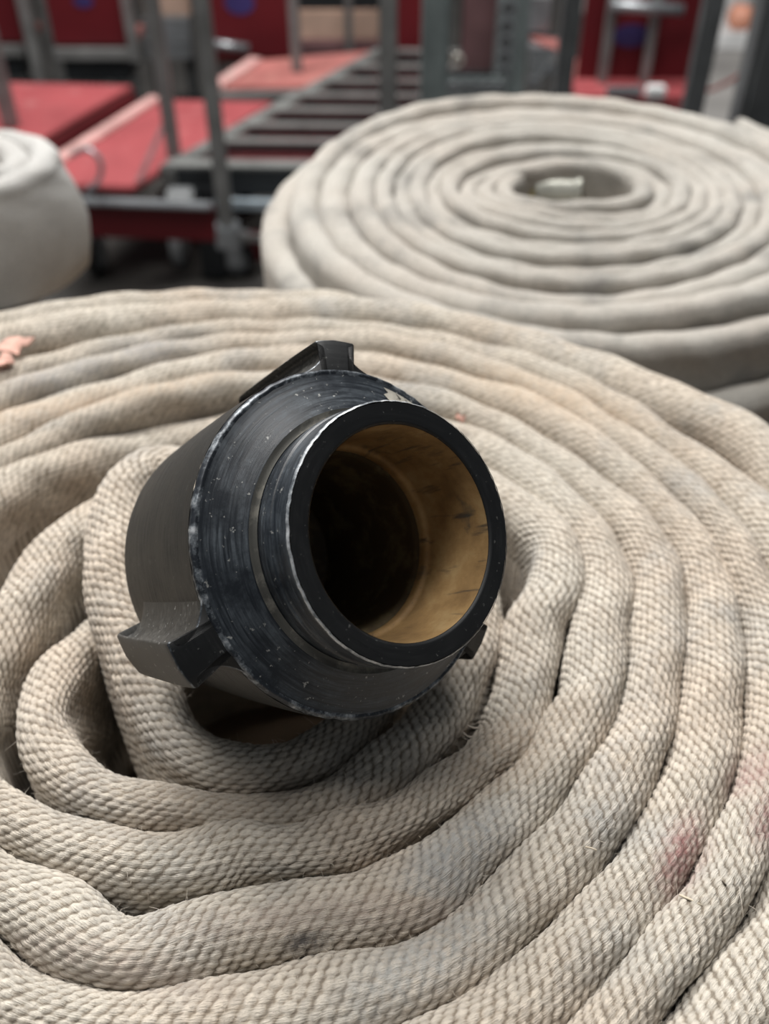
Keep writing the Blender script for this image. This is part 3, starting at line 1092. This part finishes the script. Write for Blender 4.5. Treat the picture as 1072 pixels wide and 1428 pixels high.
def racetrack(cx, cy, half, r0, r1, pitch, z):
    """flattened roll: straight runs along x between two half turns"""
    pts = []
    turns = int((r1 - r0) / pitch)
    for k in range(turns * 64 + 20):
        t = k / 64
        r = r0 + pitch * t
        a = 2 * PI * t
        sx = half if math.cos(a) >= 0 else -half
        blend = math.tanh(math.cos(a) * 6) * half
        pts.append((cx + blend + r * math.cos(a), cy + r * math.sin(a), z + 0.002 * math.sin(a * 1.7) - (0.010 if r < r1 - pitch * 1.2 else 0), pitch * .52))
    return np.array(pts)


left = coil('fire_hose', racetrack(-0.572, 0.835, 0.20, 0.022, 0.074, 0.0245, -0.054), 0.116, M['cotton_white'],
            'whitish flattened hose roll cut off by the left frame edge', (-0.572, 0.835, -0.170), lean=.013)
LC2 = (-0.50, 0.675)
coil('fire_hose', spiral(*LC2, 0.06, 0.226, 0.0300, lambda r, th: -0.172 + 0.001 * math.sin(th * 2), phase=1.0), 0.078, M['cotton_white'],
     'flat pale hose coil lying under the whitish roll at the left frame edge', (LC2[0], LC2[1], TABLE_Z))
coil('fire_hose', spiral(CEN[0], CEN[1], 0.150, 0.245, 0.034, lambda r, th: -0.127, phase=1.0), 0.123, M['cotton_far'],
     'cream hose coil lying under the near coil', (CEN[0], CEN[1], TABLE_Z), ds=0.006, step=0.012)
coil('fire_hose', spiral(RC[0] + .01, RC[1], 0.06, 0.200, 0.034, lambda r, th: -0.1485, phase=2.0), 0.1015, M['cotton_far'],
     'cream hose coil lying under the large rear coil', (RC[0] + .01, RC[1], TABLE_Z), ds=0.006, step=0.012)

tb = thing('work_table', (0, 0.5, FLOOR_Z), 'low wooden table that carries the stacked hose coils', 'table')
box('tabletop', (-0.95, -0.12, TABLE_Z - 0.035), (0.75, 0.90, TABLE_Z), M['wood'], tb)
for x in (-0.88, 0.68):
    for y in (-0.05, 0.84):
        box('leg', (x - .03, y - .03, FLOOR_Z), (x + .03, y + .03, TABLE_Z - 0.035), M['wood'], tb)


# ------------------------------------------------------------------ trolleys and posts in the background
DZ = -0.78                                     # height of the trolley decks


def caster(parent, x, y, z_top, r=0.055, side=False, tyre='tyre'):
    """swivel caster: plate, fork, tyre, hub"""
    box('caster_plate', (x - .04, y - .04, z_top - .008), (x + .04, y + .04, z_top), M['zinc'], parent, 0.002)
    zc = FLOOR_Z + r
    for s in (-1, 1):
        dx, dy, hx, hy = (0, s * .026, .022, .003) if side else (s * .026, 0, .003, .022)
        box('caster_fork', (x + dx - hx, y + dy - hy, zc - .012), (x + dx + hx, y + dy + hy, z_top - .008), M['zinc'], parent, 0.001)
    for nm, rad, hw, m in (('tyre', r, .018, M[tyre]), ('hub', r * .68, .021, M['hub'])):
        bm = bmesh.new()
        add_tube(bm, [(x, y + k, zc) if side else (x + k, y, zc) for k in (-hw, -hw * .8, hw * .8, hw)], [rad * .9, rad, rad, rad * .9], 28)
        bm_obj(nm, bm, m, parent, smooth=False)


def lerp(a, b, t):
    return np.array(a) * (1 - t) + np.array(b) * t


# red platform trolley with a worn left edge (under and beside the slatted one)
t1 = thing('platform_trolley', (-0.6, 2.75, FLOOR_Z), 'red boarded platform trolley with worn pinkish-white edge, right of the whitish coil', 'trolley', 'red platform trolleys')
q1 = [(-0.955, 2.49), (-0.665, 2.47), (-0.345, 3.11), (-0.715, 3.13)]
prism('deck', q1, DZ - .02, DZ, M['red'], t1)
prism('deck_edge', bar_pts(lerp(q1[0], q1[3], 0.02), q1[3], .045), DZ - .01, DZ + .012, M['worn_edge'], t1)
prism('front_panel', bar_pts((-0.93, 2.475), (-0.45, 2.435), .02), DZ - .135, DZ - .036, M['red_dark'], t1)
prism('front_rail', bar_pts((-0.90, 2.455), (-0.45, 2.415), .028), DZ - .036, DZ - .021, M['zinc'], t1)
for x, y in ((-0.84, 2.60), (-0.45, 3.04), (-0.64, 3.06)):
    caster(t1, x, y, DZ - .02)
caster(t1, -0.605, 2.66, DZ - .10, .068, tyre='hub')
prism('deck_stripe', bar_pts(on_z(238, 152, DZ), on_z(193, 254, DZ), .016), DZ, DZ + .003, M['mesh_red'], t1, .001)  # thin darker stripe laid across the deck
pts = spline([on_y(100, 216, 2.50), on_y(122, 208, 2.47), on_y(140, 225, 2.46), on_y(138, 250, 2.46), on_y(120, 268, 2.47)], 30)
tube('pull_loop', [tuple(p) for p in pts], .007, M['zinc'], t1, 8)

# second red trolley at the left edge
t2 = thing('platform_trolley', (-1.2, 3.0, FLOOR_Z), 'red platform trolley at the left frame edge with a dark red side', 'trolley', 'red platform trolleys')
q2 = [(-1.75, 2.72), (-1.005, 2.66), (-0.800, 3.20), (-1.55, 3.26)]
prism('deck', q2, DZ - .015, DZ + .02, M['red'], t2)
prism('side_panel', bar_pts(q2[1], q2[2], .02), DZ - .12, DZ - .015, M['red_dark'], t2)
for x, y in ((-1.6, 2.8), (-1.1, 2.78), (-0.96, 3.1), (-1.45, 3.16)):
    caster(t2, x, y, DZ - .015)
b0 = on_z(16, 176, DZ + .02)
square_post('handle_post', (b0[0], b0[1], DZ + .02), 0.25, .042, M['steel'], t2)

# slatted black trolley
t3 = thing('slatted_trolley', (-0.1, 3.0, FLOOR_Z), 'black and grey slatted trolley with two uprights at its front corner, beside the rear coil', 'trolley')
A0, A1 = np.array([-0.592, 2.565]), np.array([-0.010, 3.60])         # left rail, front to back
W3 = np.array([0.66, -0.02])
TZ = DZ + 0.012
prism('side_rail', bar_pts(A0, A1, .05), TZ - .05, TZ, M['frame_top'], t3)
prism('side_rail', bar_pts(A0 + W3, A1 + W3 * .72, .05), TZ - .05, TZ, M['frame_top'], t3)
for k, f in enumerate((0.0, 0.165, 0.285, 0.405, 0.53, 0.66, 0.80, 0.96)):
    p = lerp(A0, A1, f)
    w = W3 * (1 - .28 * f)
    d = .030 if k else .050
    prism('slat', bar_pts(p + np.array([.0, d / 2]), p + w + np.array([.0, d / 2]), d), TZ - .004, TZ + .006, M['frame_top'], t3, 0.001)
    prism('slat_web', bar_pts(p + np.array([0, .006]), p + w + np.array([0, .006]), .01), TZ - (.075 if k == 0 else .030), TZ - .004, M['frame'], t3, 0.001)  # black webs paint in the slats' shaded face below the lighter tops
prism('bright_bar', bar_pts(A0 + np.array([.13, -.03]), A0 + np.array([.62, -.05]), .02), TZ - .10, TZ - .075, M['blue_zinc'], t3, 0.002)
prism('lower_bar', bar_pts(A0 + np.array([.13, -.01]), A0 + np.array([.62, -.03]), .02), TZ - .205, TZ - .185, M['steel'], t3, 0.002)
prism('lower_panel', bar_pts(A0 + np.array([.14, .06]), A0 + np.array([.62, .04]), .02), TZ - .30, TZ - .215, M['red_dark'], t3, 0.002)
prism('lower_deck', [A0 + np.array([.06, .10]), A0 + W3 + np.array([-.04, .10]), A1 + W3 * .72 + np.array([-.04, -.04]), A1 + np.array([.05, -.04])], TZ - .062, TZ - .042, M['red'], t3)
box('corner_leg', (A0[0] + .065, A0[1] - .015, FLOOR_Z + .01), (A0[0] + .135, A0[1] + .05, TZ - .05), M['frame'], t3)
caster(t3, -0.431, 2.59, TZ - .21, .052, side=True)
caster(t3, 0.05, 2.60, TZ - .05)
caster(t3, 0.10, 3.45, TZ - .05)
b1, b2 = on_z(243, 217, DZ), on_z(315, 303, DZ - .08)
square_post('upright', (b1[0], b1[1], DZ - .03), 0.27, .036, M['steel'], t3)
square_post('upright', (b2[0], b2[1], DZ - .12), 0.27, .038, M['steel'], t3)
box('post_clamp', (b2[0] - .030, b2[1] - .03, DZ - .16), (b2[0] + .030, b2[1] + .03, DZ - .10), M['zinc'], t3)
c0 = on_y(262, 284, 2.50)
bm = bmesh.new()
add_tube(bm, [(c0[0] - .05, c0[1], c0[2]), (c0[0] + .02, c0[1], c0[2])], .045, 20)
bm_obj('corner_bumper', bm, M['steel_dark'], t3, bevel=0.006)

# far trolleys with red end panels
def panel_trolley(name, x0, x1, ybase, yplane, label, marks=(), deck=None, frame=None, lip=True, group='trolleys with red end panels'):
    a, b = on_y(x0, ybase, yplane), on_y(x1, ybase, yplane)
    z = a[2]
    t = thing(name, ((a[0] + b[0]) / 2, yplane, FLOOR_Z), label, 'trolley', group)
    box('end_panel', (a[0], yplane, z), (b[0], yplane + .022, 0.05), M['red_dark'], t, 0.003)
    d = 0.25
    box('deck', (a[0], yplane + .022, z - .03), (b[0], yplane + d, z), M['red_worn'], t, 0.003)
    if lip:
        box('front_rail', (a[0], yplane - .03, z - .045), (b[0], yplane - .002, z - .008), M['steel'], t, 0.003)
        box('under_frame', (a[0] + .02, yplane - .01, z - .12), (b[0] - .02, yplane + d, z - .05), M['frame'], t, 0.003)
    for x in (a[0] + .07, b[0] - .07):
        for y in (yplane + .08, yplane + d - .07):
            caster(t, x, y, z - (.12 if lip else .03))
    for mk in marks:
        blue_mark(t, mk, yplane)
    return t, a, b, z


def blue_mark(t, mk, yplane):
    """blue printed emblem on a red panel, flat print"""
    x, y, rx, ry = mk
    c, e = on_y(x, y, yplane), on_y(x + rx, y, yplane)
    r = e[0] - c[0]
    bm = bmesh.new()
    ring = [bm.verts.new((c[0] + r * math.cos(k * PI / 14), yplane - .0015, c[2] + r * ry / rx * math.sin(k * PI / 14))) for k in range(28)]
    back = [bm.verts.new((v.co.x, yplane + .0005, v.co.z)) for v in ring]
    bm.faces.new(ring)
    for k in range(28):
        bm.faces.new((ring[k], ring[(k + 1) % 28], back[(k + 1) % 28], back[k]))
    o = bm_obj('printed_mark', bm, M['blue_mark'], t)
    o['label'] = 'blue printed mark'


panel_trolley('panel_trolley', -70, 33, 58, 3.80, 'trolley with red end panel at the top left corner, cut by the frame')
tp2, a2, b2_, z2 = panel_trolley('panel_trolley', 76, 182, 62, 3.62, 'trolley with red end panel standing behind the red deck, left of the grey uprights', [(116, 2, 14, 8)])
square_post('corner_post', (b2_[0] + .015, 3.60, z2 - .05), 0.2, .036, M['steel'], tp2)
tp3, a3, b3, z3 = panel_trolley('panel_trolley', 284, 409, 80, 3.70, 'trolley with red end panel and blue mark, right of the grey uprights', [(334, 4, 21, 15)], lip=False)
h0, h1 = on_y(288, 60, 3.66), on_y(347, 68, 3.66)
tube('hand_rail', [tuple(h0), tuple(h1)], .016, M['zinc'], tp3)
panel_trolley('panel_trolley', 546, 592, 74, 3.62, 'trolley with narrow red end panel seen between two grey posts', lip=False)
tp5, a5, b5, z5 = panel_trolley('panel_trolley', 803, 977, 117, 3.10, 'trolley with wide red end panel and blue mark behind the rear coil', [(880, 50, 27, 15)], lip=False)
for x, w in ((847, .028), (907, .026)):
    c = on_y(x, 60, 3.06)
    box('frame_post', (c[0] - w / 2, 3.05, z5), (c[0] + w / 2, 3.075, 0.03), M['steel'], tp5)
c, e = on_y(852, 8, 3.03), on_y(952, 14, 3.03)
tube('cross_bar', [tuple(c), tuple(e)], .016, M['zinc'], tp5)
f0, f1 = on_y(800, 127, 3.00), on_y(972, 127, 3.00)
box('front_step', (f0[0], 2.94, f0[2] - .04), (f1[0], 3.10, f0[2] + .005), M['red'], tp5)
g0, g1 = on_y(845, 128, 2.93), on_y(895, 128, 2.93)
box('kick_plate', (g0[0], 2.92, g0[2] - .012), (g1[0], 2.94, g0[2] + .014), M['zinc'], tp5)
g0, g1 = on_y(901, 128, 2.92), on_y(927, 128, 2.92)
box('white_gleam', (g0[0], 2.905, g0[2] - .014), (g1[0], 2.94, g0[2] + .016), M['white'], tp5)  # white block painted in as a gleam on the step

# worn pinkish decks further back
t6 = thing('platform_trolley', (-0.35, 3.4, FLOOR_Z), 'pinkish worn platform trolley between the grey uprights and the slatted trolley', 'trolley', 'red platform trolleys')
q6 = [on_z(300, 122, DZ)[:2], on_z(432, 119, DZ)[:2], on_z(522, 70, DZ)[:2], on_z(358, 84, DZ)[:2]]
prism('deck', q6, DZ - .03, DZ, M['red_worn'], t6)
prism('deck_edge', bar_pts(q6[0], q6[3], .05), DZ - .01, DZ + .01, M['worn_edge'], t6)
prism('front_rail', bar_pts(q6[0] + np.array([0, -.02]), q6[1] + np.array([0, -.02]), .03), DZ - .06, DZ - .01, M['steel'], t6)
for f in ((.15, .2), (.85, .2), (.2, .85), (.8, .85)):
    p = lerp(lerp(q6[0], q6[1], f[0]), lerp(q6[3], q6[2], f[0]), f[1])
    caster(t6, p[0], p[1], DZ - .03)
c = on_y(412, 60, 3.40)
square_post('handle_post', (c[0], 3.40, DZ), 0.2, .034, M['steel'], t6)

bx = thing('cardboard_box', (0, 4.1, FLOOR_Z), 'beige box far back between the two red panels, above the pinkish deck', 'box')
a, b, top = on_y(416, 48, 4.1), on_y(528, 48, 4.1), on_y(470, 14, 4.1)
box('carton', (a[0], 4.1, a[2] - .02), (b[0], 4.45, top[2]), M['beige'], bx)
box('base_board', (a[0] - .02, 4.06, a[2] - .10), (b[0] + .02, 4.5, a[2] - .02), M['mesh_red'], bx)
box('lid_shadow_gap', (a[0], 4.11, top[2]), (b[0], 4.45, top[2] + .10), M['frame'], bx)  # dark block painted in as the shadow above the carton
for x in (a[0] + .06, b[0] - .06):
    box('foot', (x - .04, 4.1, FLOOR_Z), (x + .04, 4.45, a[2] - .10), M['frame'], bx)

# grey grille seen between the uprights
a, b = on_y(205, 76, 3.9), on_y(268, 76, 3.9)
top, low = on_y(230, 30, 3.9), a
gr = thing('grille_stand', ((a[0] + b[0]) / 2, 3.9, FLOOR_Z), 'grey louvred stand with beige board on top, seen between the two grey uprights', 'stand')
n = 6
for k in range(n):
    z = low[2] + (top[2] - low[2]) * k / (n - 1)
    box('louvre', (a[0], 3.88 + .006 * k, z - .013), (b[0], 3.92 + .006 * k, z + .009), M['zinc'], gr, 0.003)
box('back_plate', (a[0], 3.93, low[2] - .02), (b[0], 3.95, top[2] + .01), M['steel_dark'], gr)
box('top_board', (a[0], 3.96, top[2]), (b[0], 4.0, top[2] + .16), M['beige'], gr)
for x in (a[0] + .02, b[0] - .02):
    box('leg', (x - .02, 3.93, FLOOR_Z), (x + .02, 3.97, low[2] - .02), M['steel_dark'], gr)

# free posts of trolleys
def post(px, py, yplane, w, m, label, lo=FLOOR_Z, group='grey upright posts', round_=False):
    c = on_y(px, py, yplane)
    t = thing('upright_post', (c[0], yplane, lo), label, 'post', group)
    bm = bmesh.new()
    add_box(bm, (c[0] - w / 2, yplane - w / 2, lo), (c[0] + w / 2, yplane + w / 2, 0.30))
    bm_obj('shaft', bm, m, t, bevel=w * .15)
    box('foot_plate', (c[0] - w, yplane - w, lo), (c[0] + w, yplane + w, lo + .012), m, t, .003)
    return t, c


post(37, 20, 3.70, .044, M['steel'], 'grey post at top left, right of the corner red panel')
post(68, 20, 3.90, .050, M['steel'], 'second grey post from the top left corner, close beside the first')
post(541, 100, 2.30, .040, M['steel'], 'grey post left of the thick grey-green post, rising behind the rear coil')
pt, pc = post(606, 80, 2.05, .055, M['steel_green'], 'thick grey-green post rising behind the left part of the rear coil')
post(789, 80, 2.30, .040, M['steel_dark'], 'dark post left of the wide red panel')
post(975, 100, 2.30, .044, M['steel_dark'], 'dark post right of the wide red panel')
post(1064, 100, 1.70, .066, M['steel_dark'], 'thickest dark post at the right frame edge')
c = on_y(486, 30, 3.5)
post(486, 30, 3.97, .030, M['steel'], 'thin grey post in front of the beige box')

# perforated steel frame
pf = thing('perforated_frame', (on_y(690, 100, 2.9)[0], 2.9, FLOOR_Z), 'grey perforated steel frame with rows of holes beside the thick grey-green post', 'frame')
a, b = on_y(690, 60, 2.9), on_y(735, 60, 2.9)


def perforated(name, x0, x1, z0, z1, y, holes, r, m, parent):
    """steel strip with round punched holes: square cells around each hole"""
    bm = bmesh.new()
    add_box(bm, (x0, y, z0), (x1, y + .004, z1))
    o = bm_obj(name, bm, m, parent)
    for hx, hz in holes:
        bm = bmesh.new()
        n = 16
        rings = []
        for rr, yy in ((r, y - .0005), (r * 1.35, y - .003), (r * 1.6, y - .0005)):
            rings.append([bm.verts.new((hx + rr * math.cos(2 * PI * k / n), yy, hz + rr * math.sin(2 * PI * k / n))) for k in range(n)])
        for u, v in zip(rings, rings[1:]):
            for k in range(n):
                bm.faces.new((u[k], u[(k + 1) % n], v[(k + 1) % n], v[k]))
        bm_obj('hole_rim', bm, M['zinc'], o, smooth=True)
        bm = bmesh.new()
        ring = [bm.verts.new((hx + r * math.cos(2 * PI * k / n), y - .0008, hz + r * math.sin(2 * PI * k / n))) for k in range(n)]
        bm.faces.new(ring)
        bm_obj('hole', bm, M['steel_dark'], o)
    return o


hz = [on_y(706, yy, 2.9)[2] for yy in (12, 38, 60, 82, 104)]
hx = on_y(706, 50, 2.9)[0]
perforated('upright_strip', a[0], b[0], FLOOR_Z, 0.2, 2.9, [(hx, z) for z in hz], .016, M['steel_green'], pf)
l0, l1 = on_y(622, 122, 2.88), on_y(705, 122, 2.88)
hs = [(on_y(x, 122, 2.88)[0], l0[2]) for x in (632, 648, 664, 680, 696)]
perforated('cross_strip', l0[0], l1[0], l0[2] - .03, l0[2] + .03, 2.88, hs, .011, M['steel_green'], pf)
d0, d1 = on_y(640, 95, 2.95), on_y(690, 95, 2.95)
box('dusty_sheet', (d0[0], 2.95, d0[2] - .10), (d1[0], 2.957, 0.2), M['mesh_red'], pf)
d0, d1 = on_y(622, 107, 2.93), on_y(700, 107, 2.93)
box('dark_bar', (d0[0], 2.93, d0[2] - .012), (d1[0], 2.95, d0[2] + .012), M['frame'], pf)
c = on_y(638, 84, 2.87)
bm = bmesh.new()
ring_pts = [(c[0] + .014 * math.cos(2 * PI * k / 20), c[1], c[2] + .014 * math.sin(2 * PI * k / 20)) for k in range(21)]
add_tube(bm, ring_pts, .004, 8)
bm_obj('ring_eye', bm, M['silver'], pf, smooth=True)

# tray trolley with pale ribbed side, behind the perforated frame
tt = thing('tray_trolley', (on_y(760, 60, 3.3)[0], 3.3, FLOOR_Z), 'pale ribbed tray with a thin red strip, seen between perforated frame and dark post', 'trolley')
q = [on_z(738, 108, DZ)[:2], on_z(752, 108, DZ)[:2], on_z(789, 50, DZ)[:2], on_z(738, 50, DZ)[:2]]
prism('tray', q, DZ - .04, DZ, M['zinc'], tt)
q = [on_z(738, 55, DZ)[:2], on_z(786, 60, DZ)[:2], on_z(776, 74, DZ)[:2]]
prism('red_strip', q, DZ + .002, DZ + .012, M['red_worn'], tt, .001)
for k in range(6):
    yy = 72 + k * 6.5
    p0, p1 = on_z(738, yy, DZ), on_z(785 - (yy - 50) * .6, yy, DZ)
    prism('rib', bar_pts(p0, p1, .018), DZ, DZ + .012, M['steel_dark'], tt, .002)
for k in range(6):
    z = on_y(760, 40 - k * 8, 3.75)[2]
    x0, x1 = on_y(738, 20, 3.75)[0], on_y(766, 20, 3.75)[0]
    box('side_rib', (x0, 3.74, z - .006), (x1, 3.77, z + .012), M['zinc'], tt, .002)
x0, x1 = on_y(738, 20, 3.77)[0], on_y(768, 20, 3.77)[0]
box('side_plate', (x0, 3.77, DZ - .02), (x1, 3.785, 0.0), M['zinc'], tt)
for x, y in ((0.47, 3.2), (0.60, 3.55)):
    caster(tt, x, y, DZ - .04)

# light things at the upper right corner
wb_ = thing('white_slab', tuple(on_z(1015, 55, FLOOR_Z)), 'white slab on the pale floor at the top right corner', 'slab')
s0, s1 = on_y(990, 58, 4.7), on_y(1052, 58, 4.7)
box('board', (s0[0], 4.7, FLOOR_Z), (s1[0], 5.15, s0[2] + .03), M['white'], wb_, .01)
zt = s0[2] + .03


def lump(name, c, rad, m, label, cat, seed):
    bm = bmesh.new()
    bmesh.ops.create_icosphere(bm, subdivisions=3, radius=1)
    r = np.random.default_rng(seed)
    ph = r.random((5, 3)) * 6
    for v in bm.verts:
        k = 1 + sum(.07 * math.sin(3 * v.co.x * (i + 1) * .6 + ph[i, 0]) * math.sin(3 * v.co.y + ph[i, 1]) * math.cos(2.5 * v.co.z + ph[i, 2]) for i in range(5))
        v.co = Vector((v.co.x * rad[0] * k, v.co.y * rad[1] * k, max(v.co.z * rad[2] * k, -rad[2] * .8)))
        v.co += Vector(c)
    return tag(bm_obj(name, bm, m, smooth=True), label, cat)


cc = on_y(1020, 35, 4.9)
lump('orange_bag', (cc[0], 4.80, zt + .045), (.060, .060, .056), M['orange'], 'small pale orange bag on the white slab at the top right corner', 'bag', 2)
cc = on_y(1012, 8, 5.1)
lump('white_bag', (cc[0] - .02, 5.03, zt + .10), (.12, .08, .125), M['white'], 'crumpled white bag behind the orange one at the top right corner', 'bag', 4)
pts = spline([on_z(1045, 88, FLOOR_Z + .008), on_z(1030, 105, FLOOR_Z + .008), on_z(1000, 122, FLOOR_Z + .008), on_z(975, 130, FLOOR_Z + .008)], 24)
tag(tube('floor_cable', [tuple(p) for p in pts], .008, M['red_cable'], None, 8), 'dark red cable lying on the pale floor at the right', 'cable')
